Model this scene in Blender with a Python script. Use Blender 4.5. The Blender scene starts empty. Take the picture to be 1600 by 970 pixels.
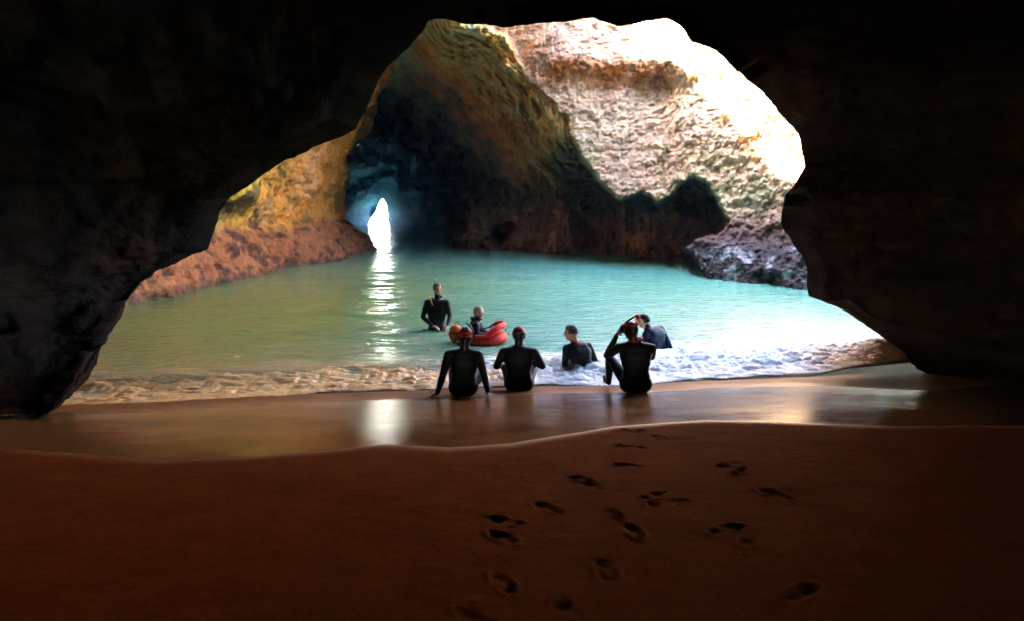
import bpy, bmesh, math, random
import numpy as np
from mathutils import Vector, Matrix, Quaternion
random.seed(4); RNG = np.random.default_rng(7)
SC = bpy.context.scene; COL = SC.collection
EXPOSURE = 5.7; SKY = 0.105; HAZE = .0024; SUN = 5.0
SUN_EL, SUN_AZ = 45.0, 235.0          # azimuth the light comes FROM, degrees clockwise from +Y

# ------------------------------------------------------------------ camera model
F = 1111.0; CAMZ = 2.43; PITCH = math.atan((485-325)/F)
CP, SP = math.cos(PITCH), math.sin(PITCH)
def rays(px, py):
    u = (np.asarray(px, float)-800)/F; v = (485-np.asarray(py, float))/F
    return u, CP+v*SP, -SP+v*CP
def at(px, py, d):
    x, y, z = rays(px, py); k = d/y
    return np.stack(np.broadcast_arrays(x*k, y*k, CAMZ+z*k), -1)
def atv(px, py, d): return Vector([float(a) for a in at(px, py, d)])
def on_z(px, py, z0=0.0):
    x, y, z = rays(px, py); k = (z0-CAMZ)/z
    return float(x*k), float(y*k)

# ------------------------------------------------------------------ noise
def _hash(ix, iy, iz, seed):
    with np.errstate(over='ignore'):
        h = ix.astype(np.uint32)*np.uint32(374761393)+iy.astype(np.uint32)*np.uint32(668265263)+iz.astype(np.uint32)*np.uint32(2147483647)+np.uint32(seed*974711+13)
        h = (h ^ (h >> np.uint32(13)))*np.uint32(1274126177)
        h = (h ^ (h >> np.uint32(16)))*np.uint32(2246822519)
        h = h ^ (h >> np.uint32(13))
    return h.astype(np.float64)/4294967295.0
def vnoise(p, seed=0):
    i = np.floor(p).astype(np.int64); f = p-i; f = f*f*f*(f*(f*6-15)+10)
    r = 0
    for dx in (0, 1):
        for dy in (0, 1):
            for dz in (0, 1):
                w = (f[..., 0] if dx else 1-f[..., 0])*(f[..., 1] if dy else 1-f[..., 1])*(f[..., 2] if dz else 1-f[..., 2])
                r = r+w*_hash(i[..., 0]+dx, i[..., 1]+dy, i[..., 2]+dz, seed)
    return r*2-1
def fbm(p, octs=5, lac=2.07, gain=.5, seed=0, mode=None):
    p = np.asarray(p, float); a = 1.0; s = 0; n = 0
    for k in range(octs):
        v = vnoise(p+17.3*k, seed+k)
        if mode == 'billow': v = np.abs(v)*2-.6
        if mode == 'ridge': v = 1-2*np.abs(v)
        s = s+a*v; n += a; a *= gain; p = p*lac
    return s/n
def smooth(a, b, x):
    t = np.clip((x-a)/(b-a), 0, 1); return t*t*(3-2*t)
def mixc(c, col, m): return c*(1-m[..., None])+np.asarray(col)*m[..., None]

# ------------------------------------------------------------------ mesh and object helpers
def tag(o, label=None, cat=None, group=None, kind=None):
    if label: o['label'] = label
    if cat: o['category'] = cat
    if group: o['group'] = group
    if kind: o['kind'] = kind
    return o
def link(name, me, mat=None, parent=None, smooth_=True):
    o = bpy.data.objects.new(name, me); COL.objects.link(o)
    if mat: me.materials.append(mat)
    if parent: o.parent = parent
    if smooth_: me.polygons.foreach_set('use_smooth', np.ones(len(me.polygons), bool))
    return o
def grid_obj(name, V, mat, keep=None, attrs=None, flip=False):
    n, m = V.shape[:2]
    idx = np.arange(n*m).reshape(n, m)
    q = np.stack([idx[:-1, :-1], idx[1:, :-1], idx[1:, 1:], idx[:-1, 1:]], -1)
    if flip: q = q[..., ::-1]
    q = q[keep] if keep is not None else q.reshape(-1, 4)
    used = np.unique(q); re = np.full(n*m, -1); re[used] = np.arange(len(used)); q = re[q]
    v = V.reshape(-1, 3)[used]
    me = bpy.data.meshes.new(name)
    me.vertices.add(len(v)); me.vertices.foreach_set('co', v.astype(np.float32).ravel())
    me.loops.add(q.size); me.loops.foreach_set('vertex_index', q.ravel().astype(np.int32))
    me.polygons.add(len(q)); me.polygons.foreach_set('loop_start', np.arange(0, q.size, 4, dtype=np.int32))
    me.polygons.foreach_set('loop_total', np.full(len(q), 4, np.int32))
    me.update(calc_edges=True); me.validate()
    for k, a in (attrs or {}).items():
        if a.ndim == 3:
            at_ = me.attributes.new(k, 'FLOAT_COLOR', 'POINT')
            c = np.ones((len(v), 4), np.float32); c[:, :3] = np.clip(a.reshape(-1, 3)[used], 0, 1)
            at_.data.foreach_set('color', c.ravel())
        else:
            at_ = me.attributes.new(k, 'FLOAT', 'POINT')
            at_.data.foreach_set('value', a.reshape(-1)[used].astype(np.float32))
    return link(name, me, mat)
def grid_normals(V):
    a = np.gradient(V, axis=0); b = np.gradient(V, axis=1)
    n = np.cross(a, b); return n/(np.linalg.norm(n, axis=-1, keepdims=True)+1e-9)

# ------------------------------------------------------------------ materials
class NT:
    def __init__(s, name):
        s.m = bpy.data.materials.new(name); s.m.use_nodes = True; s.t = s.m.node_tree
        s.b = s.t.nodes['Principled BSDF']; s.out = s.t.nodes['Material Output']
    def n(s, typ, **kw):
        x = s.t.nodes.new('ShaderNode'+typ)
        for k, v in kw.items():
            if k in x.inputs.keys() if hasattr(x.inputs, 'keys') else False: x.inputs[k].default_value = v
            else: setattr(x, k, v)
        return x
    def l(s, a, b): s.t.links.new(a, b)
    def noise(s, scale, detail=4, rough=.6, vec=None, dist=0.0):
        x = s.n('TexNoise'); x.inputs['Scale'].default_value = scale; x.inputs['Detail'].default_value = detail
        x.inputs['Roughness'].default_value = rough; x.inputs['Distortion'].default_value = dist
        if vec is not None: s.l(vec, x.inputs['Vector'])
        return x.outputs['Fac']
    def pos(s, scale=(1, 1, 1)):
        g = s.n('NewGeometry'); m = s.n('Mapping'); m.inputs['Scale'].default_value = scale
        s.l(g.outputs['Position'], m.inputs['Vector']); return m.outputs['Vector']
    def obj(s, scale=(1, 1, 1)):
        g = s.n('TexCoord'); m = s.n('Mapping'); m.inputs['Scale'].default_value = scale
        s.l(g.outputs['Object'], m.inputs['Vector']); return m.outputs['Vector']
    def math(s, op, a, b=None, c=None, clamp=False):
        x = s.n('Math', operation=op); x.use_clamp = clamp
        for i, v in enumerate((a, b, c)):
            if v is None: continue
            if isinstance(v, (int, float)): x.inputs[i].default_value = v
            else: s.l(v, x.inputs[i])
        return x.outputs[0]
    def ramp(s, fac, stops):
        x = s.n('ValToRGB'); e = x.color_ramp.elements
        while len(e) < len(stops): e.new(.5)
        for el, (p, c) in zip(e, stops):
            el.position = p; el.color = (*c, 1) if len(c) == 3 else c
        s.l(fac, x.inputs[0]); return x.outputs[0]
    def mix(s, fac, a, b, mode='MIX'):
        x = s.n('Mix', data_type='RGBA', blend_type=mode)
        for i, v in ((0, fac), (6, a), (7, b)):
            if isinstance(v, (int, float)): x.inputs[i].default_value = v
            elif isinstance(v, tuple): x.inputs[i].default_value = (*v, 1)
            else: s.l(v, x.inputs[i])
        return x.outputs[2]
    def attr(s, name, out='Fac'):
        x = s.n('Attribute', attribute_name=name); return x.outputs[out]
    def bump(s, h, strength, dist, prev=None):
        x = s.n('Bump'); x.inputs['Strength'].default_value = strength; x.inputs['Distance'].default_value = dist
        s.l(h, x.inputs['Height'])
        if prev is not None: s.l(prev, x.inputs['Normal'])
        return x.outputs[0]
    def set(s, **kw):
        for k, v in kw.items():
            i = s.b.inputs[k.replace('_', ' ')]
            if isinstance(v, tuple): i.default_value = (*v, 1)
            elif isinstance(v, (int, float)): i.default_value = v
            else: s.l(v, i)
        return s.m

def rock_material(name, k=1.0, rough=.85, spec=.2, pits=.5):
    t = NT(name); p = t.pos()
    c = t.attr('col', 'Color')
    v1 = t.noise(1.3*k, 8, .65, p, .4); v2 = t.noise(6*k, 8, .7, p)
    c = t.mix(1.0, c, t.ramp(v1, [(.3, (.55, .52, .5)), (.5, (1, 1, 1)), (.7, (1.25, 1.2, 1.12))]), 'MULTIPLY')
    c = t.mix(1.0, c, t.ramp(v2, [(.28, (.46, .35, .27)), (.45, (1, 1, 1)), (.7, (1.2, 1.2, 1.2))]), 'MULTIPLY')
    b = t.bump(t.noise(2.2*k, 10, .7, p, .3), .6, .18)
    vo = t.n('TexVoronoi', feature='F1'); vo.inputs['Scale'].default_value = 5*k; t.l(p, vo.inputs['Vector'])
    b = t.bump(vo.outputs['Distance'], pits, .16, b)
    b = t.bump(t.noise(18*k, 6, .7, p), .7, .05, b)
    return t.set(Base_Color=c, Roughness=rough, Normal=b, Specular_IOR_Level=spec)
M_ROCK = rock_material('limestone')
M_ARCH = rock_material('dark_limestone', .8, 1.0, .0, .12)

def simple(name, col, rough=.6, var=.25, scale=12, bump=.15, **kw):
    t = NT(name); p = t.obj(); n = t.noise(scale, 5, .6, p)
    lo = tuple(x*(1-var) for x in col); hi = tuple(min(1, x*(1+var)) for x in col)
    return t.set(Base_Color=t.ramp(n, [(.3, lo), (.7, hi)]), Roughness=rough, Normal=t.bump(t.noise(scale*4, 3, .6, p), bump, .01), **kw)
M_SUIT = simple('black_neoprene', (.010, .010, .011), .5, .25, 9, .5, Specular_IOR_Level=.2)
M_SUITBLUE = simple('navy_neoprene', (.006, .011, .036), .55, Specular_IOR_Level=.3)
M_SKIN = simple('skin', (.52, .25, .14), .5, .12)
M_HAIR = simple('dark_hair', (.02, .014, .01), .5, .5, 60, .6)
M_HAIRGREY = simple('greying_hair', (.06, .05, .045), .55, .5, 60, .6)
M_RED = simple('red_vinyl', (.82, .03, .012), .5, .12, Specular_IOR_Level=.25)
M_REDCLOTH = simple('red_fabric', (.5, .025, .02), .7, .2)
M_ORANGE = simple('orange_plastic', (.8, .13, .01), .35, .15)
M_YELLOW = simple('yellow_plastic', (.85, .55, .03), .35, .1)
M_BLACK = simple('black_rubber', (.01, .01, .011), .4)
M_WHITE = simple('white_fabric', (.7, .7, .72), .6, .12)
M_BLUE = simple('blue_fabric', (.03, .07, .25), .6, .2)
M_EYE = simple('dark_eye', (.015, .01, .008), .2)
M_LIP = simple('lip', (.3, .1, .08), .5)
M_GLASS = simple('dark_mask_lens', (.02, .025, .03), .08)

# ------------------------------------------------------------------ beach shape
def water_line(x): return 9.45+.13*x
def beach(x, y):
    s = water_line(x)-y
    a = .147*s
    b = .147*4.5+.0*(s-3.6)
    k = .12
    z = -k*np.log(np.exp(-np.clip(a, -40, 40)/k)+np.exp(-np.clip(b, -40, 40)/k))
    return np.maximum(z+.006, -2.5)
def on_beach(px, py):
    x, y, z = (float(a) for a in rays(px, py)); lo, hi = 1.0, 40.0
    for _ in range(60):
        m = (lo+hi)/2
        if CAMZ+z*m > max(float(beach(x*m, y*m)), 0.0): lo = m
        else: hi = m
    return x*m, y*m

# ------------------------------------------------------------------ sand
def build_sand():
    def axis(parts): return np.concatenate([np.arange(a, b, s) for a, b, s in parts])
    X = axis([(-20, -12, .3), (-12, -3, .08), (-3, -.4, .03), (-.4, 3.4, .0125), (3.4, 6, .03), (6, 12, .08), (12, 20, .3)])
    Y = axis([(-9, 1.5, .15), (1.5, 2.6, .03), (2.6, 6.6, .0125), (6.6, 10, .03), (10, 24, .2)])
    x, y = np.meshgrid(X, Y, indexing='ij')
    p = np.stack([x, y, 0*x], -1)
    z = beach(x, y)
    dry_edge_px = [(-300, 700), (0, 705), (250, 722), (400, 716), (520, 706), (600, 697), (700, 701), (800, 695), (880, 683), (960, 669), (1100, 659), (1250, 662), (1400, 666), (1600, 668), (1900, 670)]
    e = np.array([on_beach(*q) for q in dry_edge_px]); ye = np.interp(x, e[:, 0], e[:, 1])
    ye = ye+.05*fbm(p*np.array([.9, .9, 1]), 3, seed=3)
    wet = smooth(-.20, .16, y-ye)
    # small dropped step where the last swash stopped, soft undulation, grain ripples on the dry sand
    z = z+.003*smooth(.3, -.4, y-ye)+.03*fbm(p*.45, 3, seed=9)*smooth(9, 6, y)+.010*fbm(p*2.2, 4, seed=5)*(1-wet)
    z = z+.0035*fbm(p*np.array([5, 9, 1]), 3, seed=15)*(1-.6*wet)
    # footprints: sole edge, heel and ball pressed in
    dark = np.zeros_like(x)
    prints = [(990, 672, 70), (1030, 683, 40), (985, 697, 60), (980, 724, 80), (905, 744, 55), (927, 757, 30), (855, 790, 40), (785, 838, 45), (788, 812, 70),
              (1020, 772, -50), (1040, 784, -70), (990, 829, 10), (1140, 724, -60), (1155, 735, -35), (1210, 771, 35), (1218, 768, -70), (1135, 826, -65), (1165, 850, -30),
              (945, 886, 0), (785, 908, 25), (1250, 925, -50), (960, 800, 20), (890, 955, 20), (745, 965, 60)]
    for i, (a, b, rot) in enumerate(prints):
        fx, fy = on_beach(a, b); r = math.radians(rot)
        q_ = (1.3, 1.5, 1.2, 1.4)[i % 4]; dx, dy = (x-fx)*q_, (y-fy)*q_
        if abs(fx) > 20: continue
        u = dx*math.cos(r)+dy*math.sin(r)+.012*fbm(p*9, 2, seed=30+i); v = -dx*math.sin(r)+dy*math.cos(r)+.012*fbm(p*9, 2, seed=60+i)
        ball = np.exp(-((u/.050)**2+((v-.075)/.055)**2)**1.5); heel = np.exp(-((u/.038)**2+((v+.10)/.042)**2)**1.5)
        toe = np.exp(-(((u-.02)/.018)**2+((v-.16)/.018)**2)); arch = np.exp(-(((u-.02)/.022)**2+((v+.01)/.08)**2))
        d = np.maximum.reduce([ball, .9*heel, .7*toe, .5*arch])
        rim = np.exp(-(((np.hypot(u/.075, v/.17)-1)/.22)**2))
        patch = smooth(-.3, .35, fbm(p*13, 2, seed=90+i))
        z = z-.026*d*(.4+.6*patch)+.011*rim*patch
        dark = np.maximum(dark, d*(.3+.7*patch))
    return grid_obj('sand', np.stack([x, y, z], -1), sand_mat(), attrs={'wet': wet, 'matte': smooth(-1.15, -.35, y-front_y(x)+.25*fbm(p*np.array([.8, 2, 1]), 3, seed=6)+1.2*smooth(3.6, 5.2, x)), 'blend_w': np.clip(dark, 0, 1)})
def sand_mat():
    t = NT('beach_sand'); p = t.pos()
    w = t.attr('wet'); n = t.noise(3, 6, .6, p); g = t.noise(260, 2, .6, p); print_w = t.attr('blend_w')
    w2 = t.math('POWER', w, 3.0)
    dry = t.ramp(n, [(.3, (.095, .026, .0075)), (.7, (.13, .037, .011))])
    dry = t.mix(1.0, dry, t.ramp(t.noise(22, 6, .75, p), [(.3, (.72, .7, .68)), (.65, (1.15, 1.15, 1.15))]), 'MULTIPLY'); dry = t.mix(1.0, dry, t.ramp(g, [(.3, (.7, .7, .7)), (.6, (1.12, 1.1, 1.08))]), 'MULTIPLY')
    dry = t.mix(t.math('MULTIPLY', print_w, .55), dry, (.14, .07, .04))  # footprint areas blended towards a duller brown
    wetc = t.ramp(n, [(.3, (.16, .058, .016)), (.7, (.21, .078, .022))])
    c = t.mix(w2, dry, wetc)
    film = t.ramp(t.noise(.9, 4, .55, t.pos((.5, 1.6, 1))), [(.35, (.09,)*3), (.65, (.24,)*3)])
    film = t.mix(t.attr('matte'), film, (.62,)*3); r = t.mix(w2, (.9, .9, .9), film)
    b = t.bump(t.noise(120, 3, .6, p), .22, .004); b = t.bump(t.noise(14, 4, .6, t.pos((1, 2.2, 1))), .10, .02, b)
    return t.set(Base_Color=c, Roughness=r, Normal=b, Specular_IOR_Level=t.math('MULTIPLY_ADD', t.math('SUBTRACT', w2, t.math('MULTIPLY', t.attr('matte'), .75), clamp=True), .48, .02))

# ------------------------------------------------------------------ water and foam
FRONT = [(-200, 640), (85, 633), (250, 627), (400, 619), (550, 611), (690, 608), (760, 606), (860, 600), (960, 603), (1020, 599), (1100, 591), (1200, 586), (1280, 582), (1330, 575), (1420, 566), (1500, 560), (1800, 552)]
_fe = np.array([on_beach(*q) for q in FRONT])
def front_y(x): return np.interp(x, _fe[:, 0], _fe[:, 1])
def water_height(x, y):
    p = np.stack([x, y, 0*x], -1)
    s = y-front_y(x)-.10*fbm(p*np.array([1.6, 0, 1]), 4, seed=21)
    run = np.maximum(beach(x, y)+.014*smooth(.05, .4, s)-.005, 0)*smooth(1.6, .6, s)
    near = smooth(30, 12, y); crestpos = .95+.5*fbm(p*np.array([.35, 0, 0]), 2, seed=23)
    amp = (.14+.05*fbm(p*np.array([.5, 0, 0]), 2, seed=24))*(1-.72*smooth(.5, 2.6, x))
    q = s-crestpos
    crest = amp*np.where(q < 0, np.exp(-(q/.33)**2), np.exp(-(q/1.0)**2))
    w = .030*fbm(p*np.array([.45, 1.1, 1]), 4, seed=25)+.014*fbm(p*np.array([2.2, 4.5, 1]), 3, seed=26)*near
    return s, run+(crest+w*smooth(.2, 2.5, s))
def build_water():
    X = np.concatenate([-np.geomspace(9, 34, 24)[::-1], np.arange(-8.96, 9, .045), np.geomspace(9, 34, 24)])
    Y = np.concatenate([np.arange(7.6, 15, .03), np.geomspace(15, 60, 330), np.geomspace(60.4, 101, 40)])
    x, y = np.meshgrid(X, Y, indexing='ij')
    s, h = water_height(x, y)
    far = (np.abs(x) > 25) | (y > 130); h = np.where(far, 0, h)
    p = np.stack([x, y, 0*x], -1)
    sandy = np.clip(smooth(2.6, .1, s)+.5*smooth(6, 2, s)*smooth(1, -5, x), 0, 1)
    right = smooth(-3.5, 4.5, x-.12*(y-12))
    lace = np.clip(smooth(3.2, .6, s)*smooth(-.05, .3, s)*(.4+.6*right)+smooth(6.5, 1.5, s)*right*.8*smooth(0, .4, s), 0, 1)
    keep = (s[:-1, :-1] > .0) & ((x[:-1, :-1] > -6.0) | (y[:-1, :-1] > 9.8))
    return grid_obj('water', np.stack([x, y, h], -1), water_mat(), keep=keep, attrs={'sandy': sandy, 'lace': lace, 'warm_bounce': smooth(2.5, -4.8, x)*smooth(45, 15, y)})
def water_mat():
    t = NT('sea_water'); p = t.pos((1, 1.9, 1))
    n = t.noise(.35, 4, .55, p)
    c = t.ramp(n, [(.3, (.12, .36, .26)), (.7, (.18, .44, .33))])
    c = t.mix(t.math('MULTIPLY', t.attr('warm_bounce'), .9), c, (.14, .16, .02)); c = t.mix(t.math('MULTIPLY', t.attr('sandy'), .8), c, (.40, .25, .11))  # olive tint on the left paints in warm light off the rock
    # lacy foam left on the surface
    vo = t.n('TexVoronoi', feature='DISTANCE_TO_EDGE'); vo.inputs['Scale'].default_value = 3.2
    wv = t.n('TexNoise'); wv.inputs['Scale'].default_value = 2.2; t.l(p, wv.inputs['Vector'])
    ad = t.n('MixRGB' if False else 'Mix', data_type='RGBA', blend_type='ADD'); ad.inputs[0].default_value = .55
    t.l(p, ad.inputs[6]); t.l(wv.outputs['Color'], ad.inputs[7]); t.l(ad.outputs[2], vo.inputs['Vector'])
    edge = t.math('SUBTRACT', 1.0, t.math('MULTIPLY', vo.outputs['Distance'], 3.6), clamp=True)
    br = t.noise(1.5, 6, .7, p)
    f = t.math('MULTIPLY', t.attr('lace'), t.math('ADD', t.math('MULTIPLY', edge, .55), br))
    f = t.ramp(f, [(.52, (0, 0, 0)), (.85, (1, 1, 1))])
    c = t.mix(f, c, (.74, .74, .72))
    rough = t.mix(f, t.mix(t.attr('sandy'), (.06,)*3, (.34,)*3), (.7,)*3)
    b = t.bump(t.noise(2.4, 5, .6, p, .3), .75, .10)
    b = t.bump(t.noise(10, 4, .55, p), .5, .025, b)
    return t.set(Base_Color=c, Roughness=rough, Normal=b, IOR=1.33)
def build_foam():
    X = np.arange(-6.05, 7.0, .018); S = np.arange(-.12, 4.4, .018)
    x, s0 = np.meshgrid(X, S, indexing='ij'); y = front_y(x)+s0
    p = np.stack([x, y, 0*x], -1)
    s, h = water_height(x, y)
    right = smooth(-.5, 2.8, x)
    width = 1.25+.35*fbm(p*np.array([.6, 0, 0]), 3, seed=31)+1.5*right
    prof = smooth(-.05, .12, s)*smooth(width, width*.45, s)
    n1 = fbm(p*np.array([2.2, 2.8, 1]), 5, seed=32, gain=.6); n2 = fbm(p*np.array([4.2, 6, 1]), 5, seed=33, mode='billow', gain=.6)
    mask = prof*1.25+.75*n1-.42
    mask = np.where((s > .45) & (s < 1.0), mask-.18*(1-right), mask)
    lump = np.clip(mask, 0, 1)**.6
    z = h+.004+lump*(1-.45*smooth(0, -3, x))*(.03+.05*np.clip(n2+.45, 0, 2)*smooth(0, .5, s)+.03*np.clip(n2, -1, 1))
    z = np.maximum(z, beach(x, y)+.002+.008*smooth(0, .2, s))
    tan = np.clip(1.1*smooth(1.8, -2.0, x)+.55*smooth(4.2, 5.2, x)+.5*n1*smooth(3, -1, x)+.25*smooth(.0, -.5, n2), 0, 1)
    col = mixc(np.ones(x.shape+(3,))*np.array([.86, .86, .86]), (.76, .39, .13), tan)
    keep = (mask[:-1, :-1] > 0) & (mask[1:, 1:] > 0)
    lines = fbm(p*np.array([4, 6.5, 1]), 4, seed=36, mode='ridge', gain=.6)+.5*n2
    col = mixc(col, (.30, .13, .04), smooth(.15, -.35, lines)*smooth(2.2, -.5, x)*.75)
    t = NT('sea_foam'); pp = t.pos(); c = t.attr('col', 'Color')
    c = t.mix(1.0, c, t.ramp(t.noise(9, 6, .7, pp), [(.30, (.6, .55, .48)), (.48, (1, 1, 1))]), 'MULTIPLY')
    t.set(Base_Color=c, Roughness=.55, Normal=t.bump(t.noise(38, 5, .7, pp), .5, .01), Subsurface_Weight=.6, Subsurface_Scale=.12); t.b.inputs['Subsurface Radius'].default_value = (1, .9, .8)
    return grid_obj('foam', np.stack([x+.02*n2, y+.03*n1, z], -1), t.m, keep=keep, attrs={'col': col})

def build_sea():
    X = np.linspace(-900, 900, 60); Y = np.geomspace(103, 4000, 60); x, y = np.meshgrid(X, Y, indexing='ij')
    return grid_obj('sea', np.stack([x, y, 0*x], -1), bpy.data.materials['sea_water'])
def build_bright_stack():  # pale sunlit rock added outside to brighten the tunnel mouth
    X = np.linspace(-40, -17, 80); Z = np.linspace(-1, 13, 50); x, z = np.meshgrid(X, Z, indexing='ij')
    V = np.stack([x, 150+.35*z+0*x, z], -1); V = displace(V, 1.5, .12, 45)
    col = np.ones(V.shape)*np.array([.74, .72, .68])
    return grid_obj('added_bright_stack', V, M_ROCK, attrs={'col': col})
def build_shading_headland():  # unseen rock over the tunnel, added to shade the sea outside
    X = np.linspace(-90, 60, 120); Z = np.linspace(7, 62, 60); x, z = np.meshgrid(X, Z, indexing='ij')
    V = np.stack([x, 107.5-.05*z+0*x, z], -1); V = displace(V, 1.6, .12, 47)
    return grid_obj('shading_headland', V, M_ROCK, attrs={'col': np.ones(V.shape)*np.array([.3, .24, .18])})
def build_haze():
    me = bpy.data.meshes.new('haze'); bm = bmesh.new(); bmesh.ops.create_cube(bm, size=1, matrix=Matrix.Translation((0, 45, 9)) @ Matrix.Diagonal((72, 114, 26, 1))); bm.to_mesh(me); bm.free()
    m = bpy.data.materials.new('haze'); m.use_nodes = True; nt = m.node_tree; nt.nodes.remove(nt.nodes['Principled BSDF'])
    v = nt.nodes.new('ShaderNodeVolumePrincipled'); v.inputs['Density'].default_value = HAZE; v.inputs['Anisotropy'].default_value = .93; v.inputs['Color'].default_value = (.34, .63, 1, 1)
    nt.links.new(v.outputs[0], nt.nodes['Material Output'].inputs['Volume'])
    return link('haze', me, m, smooth_=False)
# ------------------------------------------------------------------ rock colours
OCHRE, YELLOW, ORANGE = (.66, .30, .06), (.60, .47, .07), (.5, .2, .05)
PALE, PINK, GREEN, DARK = (.62, .42, .26), (.58, .35, .22), (.16, .19, .10), (.05, .045, .04)

def displace(V, amp, scale, seed, N=None, octs=7, strata=.25):
    N = grid_normals(V) if N is None else N
    n = fbm(V*scale, octs, seed=seed, gain=.55)
    r = fbm(V*scale*2.3*np.array([1, 1, 1.6]), max(octs-2, 3), seed=seed+40, mode='ridge', gain=.55)
    st = fbm(V*np.array([.15, .15, 1.7]), 4, seed=seed+70)
    return V+N*(amp*(n+.35*r+strata*st))[..., None]

# ------------------------------------------------------------------ foreground cave (dark arch round the camera)
ARCH = [(-260, 980, 4.9), (-120, 840, 5.4), (0, 708, 6.2), (72, 650, 7.2), (137, 585, 8.6), (157, 540, 9.9), (186, 490, 11.2), (203, 460, 12.1), (240, 428, 12.7), (325, 388, 13.2),
        (345, 335, 13.4), (362, 312, 13.4), (440, 252, 13.2), (490, 232, 13), (556, 203, 12.8), (572, 170, 12.7), (588, 135, 12.6), (602, 105, 12.5), (650, 62, 12.3), (668, 32, 12.1), (690, 27, 12),
        (720, 36, 11.9), (760, 38, 11.8), (800, 43, 11.8), (850, 36, 11.8), (930, 30, 11.8), (965, 44, 11.8), (1000, 36, 11.8), (1045, 31, 11.8), (1062, 42, 11.8), (1082, 66, 11.8), (1120, 80, 11.8),
        (1165, 125, 11.8), (1192, 146, 11.8), (1216, 176, 11.8), (1248, 208, 11.8), (1256, 262, 11.8), (1226, 308, 11.8), (1220, 352, 11.8), (1236, 380, 11.7), (1258, 412, 11.6), (1262, 468, 11.5),
        (1300, 478, 11.4), (1340, 500, 11.2), (1385, 530, 10.9), (1425, 566, 10.6), (1500, 620, 9.7), (1600, 700, 8.8), (1750, 860, 7.8)]
def build_arch():
    A = np.array(ARCH, float); seg = np.r_[0, np.cumsum(np.hypot(np.diff(A[:, 0]), np.diff(A[:, 1])))]
    N = 900; u = np.linspace(0, seg[-1], N)
    px, py, d = (np.interp(u, seg, A[:, k]) for k in range(3))
    j = np.stack([u/26, 0*u, 0*u], -1)
    px = px+4*fbm(j, 4, seed=1); py = py+4*fbm(j+9, 4, seed=2)
    L = at(px, py, d)
    c = np.array([.5, 0, 2.4]); o = (L-c)*np.array([1, 0, 1]); o /= np.linalg.norm(o, axis=1, keepdims=True)
    ker = np.ones(41)/41
    for k in (0, 2): o[:, k] = np.convolve(np.pad(o[:, k], 20, mode='edge'), ker, 'valid')
    o /= np.linalg.norm(o, axis=1, keepdims=True)
    up = np.clip(o[:, 2], 0, 1)
    st = []
    for dy, ex in [(6.0, 26), (5.0, 20), (4.2, 15), (3.6, 11), (3.0, 8), (2.5, 5.6), (2.0, 3.8), (1.6, 2.6), (1.2, 1.7), (.9, 1.1), (.6, .6), (.4, .34), (.25, .17), (.12, .05), (0, 0)]:
        P = L+o*(ex*(1-up)+min(ex, 9.0+.05*ex)*up)[:, None]; P[:, 1] += dy*(1-.72*up); st.append(P)
    T = np.r_[np.geomspace(.01, 1, 110)]
    for t in T:
        P = L.copy(); P[:, 1] = L[:, 1]*(1-t)-8*t
        g = 2.0*(1-np.exp(-t*11))+4.8*(1-np.exp(-t*4))
        P = P+o*(g*(.22+.78*smooth(.4, 2.6, L[:, 2])))[:, None]; st.append(P)
    for f in (.6, .2, 0.0):
        P = st[-1].copy() if f == .6 else st[-1].copy()
        P = c+np.array([0, -8.5, 0])+(st[14+len(T)]-c-np.array([0, -8.0, 0]))*f; st.append(P)
    V = np.stack(st, 0)
    # resample along depth more finely behind the lip
    tt = np.r_[np.linspace(0, 14, 60), np.arange(15, len(V))]
    i0 = np.clip(np.floor(tt).astype(int), 0, len(V)-2); f = (tt-i0)[:, None, None]
    V = V[i0]*(1-f)+V[i0+1]*f
    Nn = grid_normals(V); lipd = np.abs(np.arange(len(V))-59)[:, None]
    blend_w = .25+.75*smooth(0, 14, lipd)
    V2 = displace(V, .38, .45, 11, Nn); V = V+(V2-V)*blend_w[..., None]
    n = fbm(V*.5, 4, seed=51); m = fbm(V*1.7, 4, seed=52)
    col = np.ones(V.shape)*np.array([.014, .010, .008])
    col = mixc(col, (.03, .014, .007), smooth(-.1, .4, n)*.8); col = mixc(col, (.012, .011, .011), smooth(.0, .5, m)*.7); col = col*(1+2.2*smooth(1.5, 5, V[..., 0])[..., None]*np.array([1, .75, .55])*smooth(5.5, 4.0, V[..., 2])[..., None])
    return grid_obj('cave_arch', V, M_ARCH, attrs={'col': col})

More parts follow.
